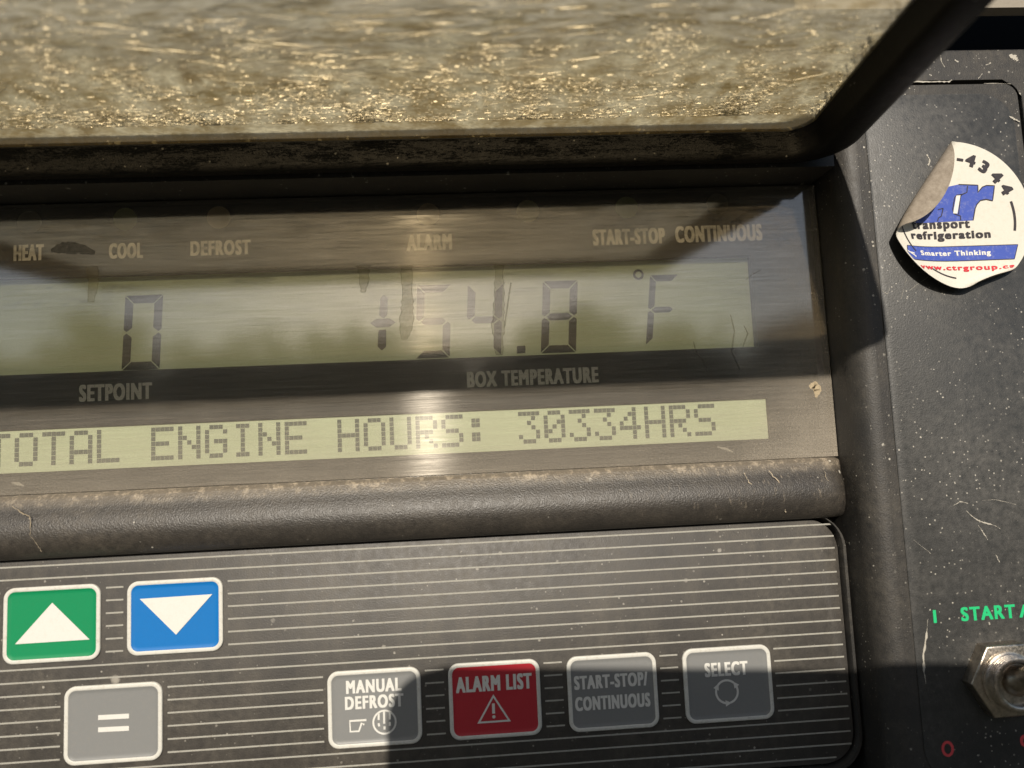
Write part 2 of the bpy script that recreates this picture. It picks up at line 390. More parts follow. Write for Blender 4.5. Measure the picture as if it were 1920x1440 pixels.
    a = n.n('ShaderNodeMixShader'); a.inputs[0].default_value = .25; n.l(mt.outputs[0], a.inputs[1]); n.l(df.outputs[0], a.inputs[2])
    b = n.n('ShaderNodeMixShader'); b.inputs[0].default_value = LIDTRANS; n.l(a.outputs[0], b.inputs[1]); n.l(tr.outputs[0], b.inputs[2])
    c = n.n('ShaderNodeMixShader'); c.inputs[0].default_value = .04; n.l(b.outputs[0], c.inputs[1]); n.l(gl.outputs[0], c.inputs[2])
    return n.done(c.outputs[0])
LIDTRANS = .36
LIDPANE = lidpane_mat()

def metal_mat(name, col, rough):
    n = Nd(name); c = n.mix(n.ramp(n.noise(.8, 5, .7), .4, .7), col, tuple(v*.55 for v in col))
    return n.done(n.bsdf(c, n.ramp(n.noise(2, 4), .3, .7, rough-.08, rough+.12), .5, 1.0, n.bump(n.noise(3, 3), .2, .0001)))
NUT = metal_mat('nickel_plate', (.62, .55, .46), .34)
LEVER = metal_mat('worn_lever_metal', (.50, .43, .35), .36)

# ------------------------------------------------------------------ THE PANEL
XL = -190.0
panel = root('control_panel', 'black plastic refrigeration unit control panel with display, striped keypad and open tinted lid', 'control panel', (-10/1000, 12/1000, -190/1000))

# housing: raised face round the recess, with rounded inner edge
bm = bmesh.new()
arc = [(115.8+3*math.cos(rad(a)), 70.8+3*math.sin(rad(a))) for a in range(0, 91, 15)]
RX, RH = 4.4, 4.6
inner = [(78.2+RX, -190), (118.8, -190)] + arc + [(XL, 73.8), (XL, 56.6), (77.5, 56.6), (77.5, 68), (78.2+RX, 68)]
prism(bm, inner, -12, 10)
pr = [(77.9, -12)]+[(78.2+RX-RX*math.cos(rad(a)), 10-RH+RH*math.sin(rad(a))) for a in range(0, 91, 9)]
ra = [bm.verts.new(V(x, -190, h)) for x, h in pr]; rb = [bm.verts.new(V(x, 68, h)) for x, h in pr]
for k in range(len(pr)-1): bm.faces.new((ra[k], ra[k+1], rb[k+1], rb[k]))
c1 = bm.verts.new(V(78.2+RX, 68, -12)); bm.faces.new(rb+[c1])
bmesh.ops.remove_doubles(bm, verts=bm.verts, dist=1e-6); bmesh.ops.recalc_face_normals(bm, faces=bm.faces)
mk('housing', bm, HOUS, panel, angle=50)
housing = panel.children[0] if panel.children else None
bm = bmesh.new()
arc = [(115.8+4*math.cos(rad(a)), 70.8+4*math.sin(rad(a))) for a in range(90, -1, -15)]
prism(bm, [(XL, 74.8)] + arc + [(119.8, -190), (240, -190), (240, 78.6), (237, 81.6), (XL, 81.6)], -12, 10, .5, 3)
mk('outer_frame', bm, HOUS, panel)
bm = bmesh.new(); box(bm, XL, 240, -190, 74.7, -16, -12.1); box(bm, XL, 78, -190, 56.5, -12, -8)
mk('back_plate', bm, BLACK, panel)
# decal film over the right hand face
bm = bmesh.new(); prism(bm, rrect(84.7, 117.3, -66.5, 71.6, 7.0), 10, 10.18, .1, 2)
decal = mk('switch_decal', bm, LABELM, panel, label='dark film glued to the right face, with green and red printing')
bm = bmesh.new()
hh = 10.24
word_px(bm, 'START', (1803, 1165), (1905, 1159), (1803, 1138.5), hh, bold=.05)
word_px(bm, '/', (1912, 1158), (1926, 1157), (1913, 1134), hh, bold=.05)
a = q(1754, 1168, hh); stroke(bm, [(a[0], a[1]), (a[0], a[1]+2.45)], .62, hh, 0)
mk('printed_text', bm, GTXT, decal, False, label='green START lettering')
bm = bmesh.new()
a = q(1777, 1404, hh); c_ = [(a[0]+math.cos(rad(t))*.98, a[1]+math.sin(rad(t))*1.22) for t in range(0, 360, 12)]
closed_stroke(bm, c_, .52, hh)
word_px(bm, 'OFF', (1914, 1402), (1972, 1398), (1914, 1377), hh, bold=.055)
mk('printed_text', bm, RTXT, decal, False, label='red off marks')

# scuffs, chips and crusted dirt on the right face
CHIP = flat('bare_scratch_plastic', (.45, .42, .36), .6, .3, .3)
def scuff(pts, ws, h=10.26, jit=.06, mat=CHIP, par=None):
    bm = bmesh.new(); P = [q(*p, h) for p in pts]; Q = []; W = []
    for i in range(len(P)-1):
        for k in range(6):
            t = k/6; Q.append((P[i][0]*(1-t)+P[i+1][0]*t+random.uniform(-jit, jit), P[i][1]*(1-t)+P[i+1][1]*t+random.uniform(-jit, jit)))
            W.append((ws[i]*(1-t)+ws[i+1]*t)*random.uniform(.15, 1.0))
    Q.append(P[-1]); W.append(ws[-1])
    stroke(bm, Q, W, h, 0)
    return bm
bm = scuff([(1740, 1160), (1737, 1195), (1731, 1230), (1733, 1262), (1736, 1282)], [.08, .5, .85, .35, .06]); mk('scuff_mark', bm, CHIP, decal, False)
for P, W in (([(1812, 958), (1832, 975), (1846, 980), (1868, 986), (1876, 992)], [.1, .3, .35, .25, .05]),
             ([(1834, 984), (1843, 998), (1852, 1012)], [.15, .3, .1]), ([(1867, 1040), (1874, 1054)], [.2, .2]),
             ([(1788, 948), (1800, 940), (1815, 944)], [.1, .25, .1]), ([(1840, 938), (1870, 937), (1905, 946)], [.05, .1, .08]),
             ([(1712, 1012), (1745, 1038)], [.05, .08]), ([(1655, 545), (1664, 552), (1668, 540)], [.08, .1, .06]),
             ([(1700, 520), (1690, 560)], [.05, .05]), ([(1765, 500), (1705, 545)], [.04, .05]), ([(1716, 318), (1700, 345)], [.06, .05]),
             ([(1892, 218), (1900, 222), (1912, 228)], [.5, .8, .3]), ([(1738, 290), (1744, 300), (1740, 310)], [.3, .6, .3])):
    mk('scuff_mark', scuff(P, W), CHIP, decal, False)
for P, W in (([(1690, 154), (1720, 153), (1752, 153), (1780, 153), (1785, 150)], [.25, .45, .3, .55, .2]), ([(1845, 156), (1895, 157)], [.15, .1]),
             ([(1763, 102), (1765, 115), (1771, 126)], [.15, .3, .12]), ([(1738, 122), (1742, 116), (1740, 112)], [.2, .5, .2]),
             ([(1790, 112), (1797, 116)], [.35, .4]), ([(1892, 103), (1903, 108), (1908, 114)], [.9, 1.4, .6]), ([(1848, 122), (1858, 118)], [.2, .35]),
             ([(1834, 148), (1842, 138)], [.2, .15])):
    mk('scuff_mark', scuff(P, W, 10.06), CHIP, housing, False)

# toggle switch
bm = bmesh.new()
nc = q(1876, 1275, 10.3); NX, NZ = nc[0], nc[1]+.6
hexa = [(NX+7.7*math.cos(rad(a+1)), NZ+7.7*math.sin(rad(a+1))) for a in range(0, 360, 60)]
prism(bm, hexa, 10.2, 13.0, .35, 3)
tog = mk('toggle_switch', bm, NUT, panel, label='nickel toggle switch hex nut and lever at the lower right')
bm = bmesh.new()
L = []
prof = [(5.6, 13.0), (5.6, 13.25), (5.2, 13.3)]
for k in range(4): prof += [(5.1, 13.4+k*.55), (4.65, 13.65+k*.55), (5.1, 13.9+k*.55)]
prof += [(4.9, 15.7), (4.2, 15.75), (3.9, 15.4), (3.8, 14.6), (.1, 14.4)]
loft(bm, [[V(NX+r*math.cos(rad(t)), NZ+r*math.sin(rad(t)), hq) for t in range(0, 360, 10)] for r, hq in prof])
mk('threaded_bushing', bm, NUT, tog, angle=60)
bm = bmesh.new()
dirv = Vector((.16, .42, 1)).normalized()   # x, z, h
base = Vector((NX, NZ, 12.5)); s1 = Vector((1, 0, -.16)).normalized(); s2 = dirv.cross(s1)
LL = []
for d_, r in ((0, 2.6), (1.5, 3.1), (3, 2.5), (4, 1.9), (8, 2.0), (14, 2.6), (17, 2.9), (18.5, 2.4), (19, 1.2), (19.1, .05)):
    LL.append([V(*(base+dirv*d_+s1*r*math.cos(rad(t))+s2*r*math.sin(rad(t)))) for t in range(0, 360, 15)])
loft(bm, LL)
mk('switch_lever', bm, LEVER, tog, angle=60)

# ---- display: mask, two LCDs, cover pane
HO = -3.0
def Q3(x): return x*157/154
bm = bmesh.new()
grid_plate(bm, [XL, Q3(-100), Q3(62.4), Q3(63.4), 78.0], [-3.2, Q3(1.05), Q3(9.75), Q3(20.9), Q3(41.0), 56.5], {(1, 3), (1, 1), (2, 1)}, -5.2, HO)
mask = mk('display_mask', bm, OVER, panel, False)
for s, bl, br, tl in (('HEAT', (25, 490), (82, 487), (25, 460)), ('COOL', (204, 486), (268, 483), (204, 457)), ('DEFROST', (357, 480), (470, 477), (358, 452)),
                      ('ALARM', (763, 470), (848, 468), (764, 440)), ('START-STOP', (1112, 460), (1248, 457), (1112, 430)), ('CONTINUOUS', (1267, 456), (1430, 450), (1267, 425)),
                      ('SETPOINT', (148, 754), (285, 748), (148, 722)), ('BOX TEMPERATURE', (876, 726), (1123, 718), (876, 696))):
    bm = bmesh.new(); word_px(bm, s, bl, br, tl, HO+.05, bold=.055)
    mk('printed_text', bm, INK, mask, False, label='white condensed word '+s)
for (px, py), c in zip([(55, 417), (235, 411), (410, 408), (803, 402), (990, 396), (1175, 389), (1345, 383)],
                       [(.03, .028, .02), (.10, .11, .04), (.17, .13, .07), (.12, .09, .05), (.24, .19, .11), (.11, .13, .05), (.03, .03, .02)]):
    x, z = q(px, py, HO); bm = bmesh.new(); prism(bm, circle(x, z, 2.45, 36), HO, HO+.08)
    mk('indicator_light', bm, led_mat('indicator_lens', tuple(min(.8, v*4) for v in c)), panel, True)
bm = bmesh.new(); box(bm, Q3(-101), Q3(63), Q3(20), Q3(41.9), -6.2, -5.3); upper = mk('temperature_lcd', bm, LCD1, panel, False)
bm = bmesh.new(); box(bm, Q3(-101), Q3(63.9), Q3(.4), Q3(10.4), -5.0, -4.3)
# lower lcd sits inside its opening
bm.free(); bm = bmesh.new(); box(bm, Q3(-99.9), Q3(63.3), Q3(1.15), Q3(9.65), -4.6, -3.5); lower = mk('message_lcd', bm, LCD2, panel, False)

HL = -5.25
def seg7(bm, tl, tr, bl, br, on):
    """corner pixels of the digit; on = string of segments a..g"""
    P = [q(*p, HL) for p in (tl, tr, bl, br)]
    top = (P[0][1]+P[1][1])/2; bot = (P[2][1]+P[3][1])/2; x0 = P[2][0]; wd = ((P[1][0]-P[0][0])+(P[3][0]-P[2][0]))/2; sk = ((P[0][0]-P[2][0])+(P[1][0]-P[3][0]))/2
    H = top-bot; t = wd*.22; g = .16; m = H/2
    def pt(x, y): return (x0+x+sk*y/H, bot+y)
    sg = {'a': [(g, H), (wd-g, H), (wd-t-g, H-t), (t+g, H-t)], 'd': [(g, 0), (wd-g, 0), (wd-t-g, t), (t+g, t)],
          'f': [(0, H-g), (t, H-t-g), (t, m+t*.5+g), (t*.35, m+g), (0, m+g+t*.3)], 'b': [(wd, H-g), (wd-t, H-t-g), (wd-t, m+t*.5+g), (wd-t*.35, m+g), (wd, m+g+t*.3)],
          'e': [(0, g), (t, t+g), (t, m-t*.5-g), (t*.35, m-g), (0, m-g-t*.3)], 'c': [(wd, g), (wd-t, t+g), (wd-t, m-t*.5-g), (wd-t*.35, m-g), (wd, m-g-t*.3)],
          'g': [(t*.6, m), (t*1.1, m+t*.45), (wd-t*1.1, m+t*.45), (wd-t*.6, m), (wd-t*1.1, m-t*.45), (t*1.1, m-t*.45)]}
    for k in on: poly(bm, [pt(*p) for p in sg[k]], HL+.04)
bm = bmesh.new()
seg7(bm, (236, 555), (306, 552), (228, 695), (300, 692), 'abcdef')
mk('digit', bm, SEG, upper, False, label='set point digit 0')
bm = bmesh.new()
def pp(pts): return [q(*p, HL) for p in pts]
poly(bm, pp([(713, 559), (720, 553), (727, 559), (726, 591), (719, 597), (711, 591)]), HL+.04)
poly(bm, pp([(694, 606), (706, 598), (730, 597), (742, 604), (730, 613), (706, 614)]), HL+.04)
poly(bm, pp([(710, 619), (724, 618), (724, 650), (716, 657), (708, 650)]), HL+.04)
mk('digit', bm, SEG, upper, False, label='leading digit 1 of the box temperature')
bm = bmesh.new(); seg7(bm, (784, 536), (846, 533), (779, 673), (845, 670), 'afgcd'); mk('digit', bm, SEG, upper, False, label='digit 5 of the box temperature')
bm = bmesh.new(); seg7(bm, (876, 534), (943, 531), (873, 669), (938, 666), 'fgbc'); mk('digit', bm, SEG, upper, False, label='digit 4 of the box temperature')
bm = bmesh.new(); seg7(bm, (1018, 528), (1083, 525), (1014, 663), (1080, 660), 'abcdefg'); mk('digit', bm, SEG, upper, False, label='digit 8 of the box temperature')
bm = bmesh.new(); poly(bm, pp([(969, 649), (985, 648), (985, 662), (969, 663)]), HL+.04); mk('decimal_point', bm, SEG, upper, False)
bm = bmesh.new(); seg7(bm, (1216, 517), (1272, 514), (1211, 648), (1262, 645), 'afeg'); mk('unit_letter', bm, SEG, upper, False, label='letter F')
bm = bmesh.new(); x, z = q(1197, 515, HL); closed_stroke(bm, circle(x, z, .95, 28), .5, HL+.04); mk('degree_sign', bm, SEG, upper, False)

FONT = {'T': '11111001000010000100001000010000100', 'O': '01110100011000110001100011000101110', 'A': '01110100011000110001111111000110001', 'L': '10000100001000010000100001000011111',
        'E': '11111100001000011110100001000011111', 'N': '10001110011010110011100011000110001', 'G': '01110100011000010111100011000101110', 'I': '01110001000010000100001000010001110',
        'H': '10001100011000111111100011000110001', 'U': '10001100011000110001100011000101110', 'R': '11110100011000111110101001001010001', 'S': '01111100001000001110000010000111110',
        ':': '00000011000110000000011000110000000', '3': '11111000100010000010000011000101110', '0': '01110100011001110101110011000101110', '4': '00010001100101010010111110001000010', ' ': '0'*35}
FONT['N'] = '10001100011100110101100111000110001'; FONT['O'] = '11111100011000110001100011000111111'
FONT['O'] = '01110100011000110001100011000101110'
msg = 'TOTAL ENGINE HOURS: 30334HRS'
aE = q(283, 872, -3.45); aS = q(1304, 818, -3.45); pitch = (aS[0]-aE[0])/21; top_ = q(1304, 758, -3.45)[1]; rows = (top_-aS[1])/7
colw = q(577, 858, -3.45)[0]-q(535, 858, -3.45)[0]; cw = colw/5
for i, ch in enumerate(msg):
    if ch == ' ': continue
    bm = bmesh.new(); x0 = aE[0]+(i-6)*pitch; g = FONT[ch]
    for r in range(7):
        for c in range(5):
            if g[r*5+c] == '1':
                xa = x0+c*cw; za = aS[1]+(6-r)*rows
                poly(bm, [(xa+.03, za+.06), (xa+cw-.03, za+.06), (xa+cw-.03, za+rows-.04), (xa+.03, za+rows-.04)], -3.45)
    mk('character', bm, DOT, lower, False)

bm = bmesh.new(); box(bm, XL, 77.9, -3.2, 56.3, -1.3, 0.0)
cover = mk('display_cover', bm, [PANE, CLEAR], panel, False)
for p in cover.data.polygons:
    if p.normal.y > -.9: p.material_index = 1
# dried water runs on the cover
def stain_mat(name, col, fac):
    n = Nd(name); d = n.n('ShaderNodeBsdfDiffuse'); d.inputs[0].default_value = (*col, 1); t = n.n('ShaderNodeBsdfTransparent'); m = n.n('ShaderNodeMixShader')
    n.l(n.ramp(n.noise(1.6, 4, .7), .3, .7, fac*.5, fac), m.inputs[0]); n.l(t.outputs[0], m.inputs[1]); n.l(d.outputs[0], m.inputs[2]); return n.done(m.outputs[0])
ST1 = stain_mat('dried_water_film', (.22, .19, .11), .26); ST2 = stain_mat('dried_water_edge', (.13, .10, .05), .38); ST3 = stain_mat('dust_run', (.5, .45, .36), .5)
def drip(pts, ws, mat=ST1, edge=True):
    P = [q(*p, .05) for p in pts]; Q = []; W = []
    for i in range(len(P)-1):
        for k in range(9):
            t = k/9; Q.append((P[i][0]*(1-t)+P[i+1][0]*t, P[i][1]*(1-t)+P[i+1][1]*t)); W.append((ws[i]*(1-t)+ws[i+1]*t)/9*random.uniform(.82, 1.18))
    Q.append(P[-1]); W.append(ws[-1]/9)
    bm = bmesh.new(); stroke(bm, Q, W, .05, 0); o = mk('water_stain', bm, mat, cover, False)
    if edge:
        lft = [(Q[i][0]-W[i]/2, Q[i][1]) for i in range(len(Q))]; rgt = [(Q[i][0]+W[i]/2, Q[i][1]) for i in range(len(Q))]
        bm = bmesh.new(); stroke(bm, lft+rgt[::-1], .13, .08, 0)
        mk('stain_edge', bm, ST2, o, False) if False else mk('water_stain', bm, ST2, cover, False)
drip([(172, 500), (176, 530), (170, 566)], [22, 18, 12])
drip([(681, 497), (683, 520), (681, 548)], [24, 18, 8])
drip([(762, 497), (764, 560), (762, 610), (758, 636)], [22, 20, 26, 12])
drip([(936, 495), (936, 560), (934, 605), (936, 665)], [16, 18, 24, 12])
drip([(958, 530), (952, 570), (946, 612)], [3, 3, 3], ST2, False)
drip([(1370, 590), (1377, 620), (1372, 660), (1388, 695)], [2, 3, 3, 2], ST2, False)
drip([(1300, 640), (1305, 660), (1322, 680), (1325, 700)], [3, 3, 2, 2], ST2, False)
drip([(1395, 610), (1402, 625), (1393, 650)], [2, 3, 2], ST2, False)
drip([(1428, 505), (1410, 515), (1398, 525)], [1, 1.5, 1], ST2, False)
drip([(95, 470), (120, 464), (150, 466), (178, 474)], [6, 24, 20, 8], stain_mat('grease_smudge', (.015, .015, .015), .5), False)
drip([(1518, 726), (1527, 722), (1533, 730), (1530, 745)], [6, 14, 16, 4], stain_mat('dried_mud', (.55, .45, .3), .9), False)
drip([(1345, 838), (1362, 842), (1375, 848)], [3, 5, 2], ST3, False)
drip([(22, 905), (34, 907), (45, 911)], [3, 6, 2], ST3, False)

# ---- bar between display and keypad
bm = bmesh.new()
prof = [(-3.3, -1.0), (-3.3, .9), (-3.6, 1.7), (-4.3, 2.2), (-5.6, 2.55), (-7.2, 3.3), (-9.0, 4.1), (-11.0, 4.35), (-13.0, 4.0), (-14.6, 3.0), (-15.6, 1.9), (-15.9, .9), (-15.9, -1.0)]
secs = []
for X, k in ((XL, 1), (40, 1), (73.5, 1), (75.4, .96), (76.8, .84), (77.6, .62), (78.0, .3), (78.1, 0.02)):
    secs.append([V(X, -9.6+(z+9.6)*(.86+.14*k), -1+(hq+1)*k) for z, hq in prof])
loft(bm, secs, True, True, True)
bar = mk('divider_bar', bm, BAR, panel, angle=80)
bm = scuff([(22, 948), (40, 962), (56, 968), (57, 990), (56, 1003), (68, 1018), (78, 1034)], [.2, .25, .4, .18, .12, .15, .1], 4.45, .1)
mk('dirt_run', bm, flat('dry_dirt', (.30, .25, .18), .8, .1, .5), bar, False)
# a fat line of dust lying on the ledge
DUST = flat('pale_dust', (.50, .42, .31), .9, .1, .4)
for P, W in (([(1395, 886), (1405, 905), (1425, 925), (1428, 950)], [.2, .35, .3, .2]), ([(1440, 880), (1460, 905), (1462, 935)], [.1, .25, .3]),
             ([(1466, 945), (1474, 960)], [.5, .3]), ([(1545, 885), (1556, 905)], [.1, .15])):
    mk('dirt_run', scuff(P, W, 3.7, .22), DUST, bar, False)
# ---- keypad
bm = bmesh.new()
KP = rrect(XL-8, 76.0, -65.3, -16.2, 6.0); prism(bm, KP, -6, 0, .15, 2)
keypad = mk('keypad', bm, KEYM, panel)
bm = bmesh.new(); ring(bm, rrect(XL-9, 77.9, -67.4, -15.0, 7.6), rrect(XL-8.6, 76.45, -65.8, -15.2, 6.3), -6, .75, V, .35)
mk('keypad_rim', bm, HOUS, panel, angle=60)
bm = bmesh.new()
prism(bm, [(XL, -68.0), (77.8, -68.0), (77.8, -190), (XL, -190)], -6, 5.0, 1.5, 4)
mk('lower_ledge', bm, HOUS, panel)
BX = [('green', -92.4, -74.0, -35.86, -21.35), ('blue', -68.86, -50.4, -35.6, -21.35), ('eq', -80.66, -62.14, -55.48, -40.8), ('md', -30.2, -11.85, -55.75, -41.05),
      ('al', -6.3, 12.06, -55.7, -40.97), ('ss', 17.6, 35.87, -55.72, -41.05), ('se', 41.4, 59.7, -55.66, -40.95), ('left', -116, -97.6, -55.5, -40.8)]
bm = bmesh.new()
for k in range(20):
    z = -17.33-k*2.466; segs = [(-189, 75.4)]
    if z < -64: segs = [(-189, 72)]
    for _, x0, x1, z0, z1 in BX:
        if z0-.35 < z < z1+.35:
            ns = []
            for a, b in segs:
                if x0-.9 > a and x1+.9 < b: ns += [(a, x0-.9), (x1+.9, b)]
                else: ns.append((a, b))
            segs = ns
    for a, b in segs:
        poly(bm, [(a, z-.16), (b, z-.16), (b, z+.16), (a, z+.16)], .03)
mk('printed_stripes', bm, STRIPE, keypad, False)
mats = {'green': GREEN, 'blue': BLUE, 'eq': GREY, 'md': GREY, 'al': REDB, 'ss': GREY, 'se': GREY, 'left': GREY}
labs = {'green': 'green button with white up arrow', 'blue': 'blue button with white down arrow', 'eq': 'grey button with equals sign', 'md': 'grey MANUAL DEFROST button', 'al': 'red ALARM LIST button',
        'ss': 'grey START-STOP/CONTINUOUS button', 'se': 'grey SELECT button with round arrows'}
B = {}
HB = .42
for nme, x0, x1, z0, z1 in BX:
    if nme == 'left': continue
    bm = bmesh.new()
    loops = []
    for ins, hq in ((0, .0), (.02, .3), (.12, .42), (.9, .42), (1.0, .36), (1.6, .34)):
        loops.append([V(x, z, hq) for x, z in rrect(x0+ins, x1-ins, z0+ins, z1-ins, max(.6, 2.1-ins))])
    loft(bm, loops, True, False, True)
    for f in bm.faces:
        f.material_index = 0
    o = mk('keypad_button', bm, mats[nme], panel, angle=60, label=labs[nme]); B[nme] = o
    bm = bmesh.new(); ring(bm, rrect(x0-.02, x1+.02, z0-.02, z1+.02, 2.1), rrect(x0+.82, x1-.82, z0+.82, z1-.82, 1.35), .02, .5, V, .3)
    mk('button_border', bm, BORD, o, angle=60)
def pb(pts, h=HB+.04): return [q(*p, h) for p in pts]
LG = HB+.04
bm = bmesh.new(); poly(bm, pb([(28, 1208), (168, 1199), (98, 1130)]), LG); mk('arrow_symbol', bm, WINK, B['green'], False)
bm = bmesh.new(); poly(bm, pb([(262, 1123), (398, 1114), (330, 1190)]), LG); mk('arrow_symbol', bm, WINK, B['blue'], False)
bm = bmesh.new(); poly(bm, pb([(184, 1341), (242, 1338), (242, 1347), (184, 1350)]), LG); poly(bm, pb([(184, 1364), (242, 1361), (242, 1370), (184, 1373)]), LG)
mk('equals_symbol', bm, WINK, B['eq'], False)
def lett(btn, items):
    bm = bmesh.new()
    for s, bl, br, tl in items: word_px(bm, s, bl, br, tl, LG, bold=.055)
    mk('lettering', bm, WINK, B[btn], False)
lett('md', [('MANUAL', (649, 1301), (753, 1295.5), (648, 1276)), ('DEFROST', (647, 1331), (757, 1325), (646, 1306))])
lett('al', [('ALARM LIST', (855, 1300), (998, 1291), (855, 1270))])
lett('ss', [('START-STOP/', (1077, 1294), (1215, 1285), (1077, 1268)), ('CONTINUOUS', (1079, 1333.5), (1220, 1325), (1079, 1307))])
lett('se', [('SELECT', (1322, 1270), (1403, 1265), (1322, 1243.5))])
bm = bmesh.new()
def bs(pts, wd, closed=False):
    P = pb(pts); (closed_stroke(bm, P, wd, LG) if closed else stroke(bm, P, wd, LG, 0))
x, z = q(721, 1354, LG); closed_stroke(bm, circle(x, z, 2.2, 40), .36, LG)
for a in (((720, 1334), (720.5, 1357)), ((710, 1338), (710, 1350)), ((731, 1336), (731, 1349)), ((710, 1356), (711, 1362)), ((721, 1362), (721, 1368)), ((731, 1354), (731, 1361))): bs(a, .40)
bs([(687, 1350), (656, 1352), (657, 1372), (673, 1371), (678, 1356), (683, 1359)], .40)
mk('defrost_symbol', bm, WINK, B['md'], False)
bm = bmesh.new(); bs([(925, 1305), (898, 1355), (955, 1351)], .36, True); bs([(925, 1319), (925.6, 1338)], .58); x, z = q(926, 1344, LG); poly(bm, circle(x, z, .33, 16), LG)
mk('warning_symbol', bm, WINK, B['al'], False)
bm = bmesh.new(); x, z = q(1363, 1297, LG)
for a0, a1 in ((-75, 35), (48, 145), (160, 270)): stroke(bm, circle(x, z, 2.25, 16, a0, a1), .42, LG, 0)
for a in (35, 152, 272):
    c = Vector((x+2.25*math.cos(rad(a)), z+2.25*math.sin(rad(a)))); t = Vector((-math.sin(rad(a)), math.cos(rad(a)))); r = Vector((math.cos(rad(a)), math.sin(rad(a))))
    if a != 35: t = -t if a == 152 else t
    poly(bm, [tuple(c+r*.62-t*.5), tuple(c-r*.62-t*.5), tuple(c+t*.75)], LG+.02)
mk('cycle_symbol', bm, WINK, B['se'], False)

# ---- the lid, swung open above the display
PH = rad(5.8); HY, HZ = 12.0, 57.2
def LT(x, u, wdn):
    """lid space: x along the hinge, u out from the hinge, w downwards from the hinge line plane"""
    return V(x, HZ+u*math.sin(PH)-wdn*math.cos(PH), HY+u*math.cos(PH)+wdn*math.sin(PH))
LL_ = 122.0
bm = bmesh.new()
XO0, XO1 = -141.0, 78.4
loops = []
for ins, wq in ((6.2, -7.6), (1.0, -7.6), (.2, -7.0), (0, -6.0), (-.2, -1.2), (.5, -.3), (1.6, 0), (6.0, 0), (6.6, -.4), (6.9, -1.2), (7.6, -5.8), (8.0, -6.2), (8.4, -7.6)):
    loops.append([LT(x, u, wq) for x, u in rrect(XO0+ins, XO1-ins, -1.5+ins*.40, LL_-ins, max(1.5, 9-ins*.55), 8)])
loft(bm, loops[1:-1]+[loops[1]])
lid = mk('lid', bm, LIDM, panel, angle=50, label='open black lid frame casting its shadow on the display')
bm = bmesh.new()
loops = []
for ins, wq in ((7.4, -5.6), (7.9, -5.9), (8.5, -6.3), (9.5, -6.8), (10.8, -6.95), (13.5, -6.8)):
    loops.append([LT(x, u, wq) for x, u in rrect(XO0+ins, XO1-ins, -1.5+ins*.40, LL_-ins, max(2.2, 9.5-ins*.5), 8)])
loft(bm, loops, True, False, True)
mk('tinted_pane', bm, LIDPANE, lid, angle=60, label='amber weathered see-through pane')
# pits and scratches: upright flakes added under the pane, angled to mirror the sun as glints
from mathutils import noise as mn
def pit_glint_mat():
    n = Nd('pit_glint_flake'); g = n.n('ShaderNodeBsdfGlossy'); g.inputs[0].default_value = (1, .97, .9, 1); g.inputs['Roughness'].default_value = .42
    t = n.n('ShaderNodeBsdfTranslucent'); t.inputs[0].default_value = (1, .92, .65, 1); m = n.n('ShaderNodeMixShader'); m.inputs[0].default_value = .75
    n.l(t.outputs[0], m.inputs[1]); n.l(g.outputs[0], m.inputs[2]); return n.done(m.outputs[0])
rp = random.Random(11); bm = bmesh.new()
def fr_(x, u, sc, o=0): return mn.fractal(Vector((x*sc, u*sc, o)), 1.0, 2.0, 4)
cnt = 0
while cnt < 23000:
    x = rp.uniform(-128, 72); u = 6+rp.random()**1.7*80
    near_ = max(0.0, min(1.0, (48-u+14*fr_(x, u, .05, 3)-(14 if -45 < x < 25 else 0))/22))
    if x < -45: near_ = max(near_, .55*max(0, min(1, (75-u)/20)))
    dens = max(0, min(1, .42+1.0*fr_(x, u*1.6, .10, 7)))**2.1
    if rp.random() > (.04+.96*near_)*(.06+.94*dens): continue
    cnt += 1
    L_ = rp.choice((.12, .16, .2, .28, .4, .7, 1.3))*rp.uniform(.7, 1.3)*(1.0 if dens > .3 else .8); H_ = rp.uniform(.06, .20)
    az = rp.gauss(0, .12); ti = rp.gauss(0, .26)
    dx, du = math.cos(az)*L_/2, math.sin(az)*L_/2
    lu, lw = -math.sin(ti)*H_, math.cos(ti)*H_
    wb = -6.86
    bm.faces.new([bm.verts.new(p) for p in (LT(x-dx, u-du, wb), LT(x+dx, u+du, wb), LT(x+dx*.8, u+du+lu, wb+lw), LT(x-dx*.8, u-du+lu, wb+lw))])
for k in range(1000):       # long crazing lines
    zone_ = rp.random()
    x = rp.gauss(-12, 24) if zone_ < .75 else rp.uniform(-120, 70); u = rp.uniform(20, 85) if zone_ < .8 else rp.uniform(8, 40)
    n_ = rp.randint(5, 14); a_ = rp.gauss(.03, .16); cv = rp.gauss(0, .035); st_ = rp.uniform(.6, 1.2); H_ = rp.uniform(.05, .14); ti = rp.gauss(0, .3)
    prev = None
    for m_ in range(n_):
        h_ = H_*math.sin(math.pi*(m_+.3)/(n_-.4)) if n_ > 1 else H_
        a1 = bm.verts.new(LT(x, u, -6.86)); b1 = bm.verts.new(LT(x, u-math.sin(ti)*h_, -6.86+math.cos(ti)*max(.02, h_)))
        if prev: bm.faces.new((prev[0], a1, b1, prev[1]))
        prev = (a1, b1); x += math.cos(a_)*st_; u += math.sin(a_)*st_; a_ += cv+rp.gauss(0, .05)
scr_ = mk('pane_scratch_glints', bm, pit_glint_mat(), lid, False, label='added glint flakes for pits and scratches in the amber pane'); scr_['kind'] = 'stuff'

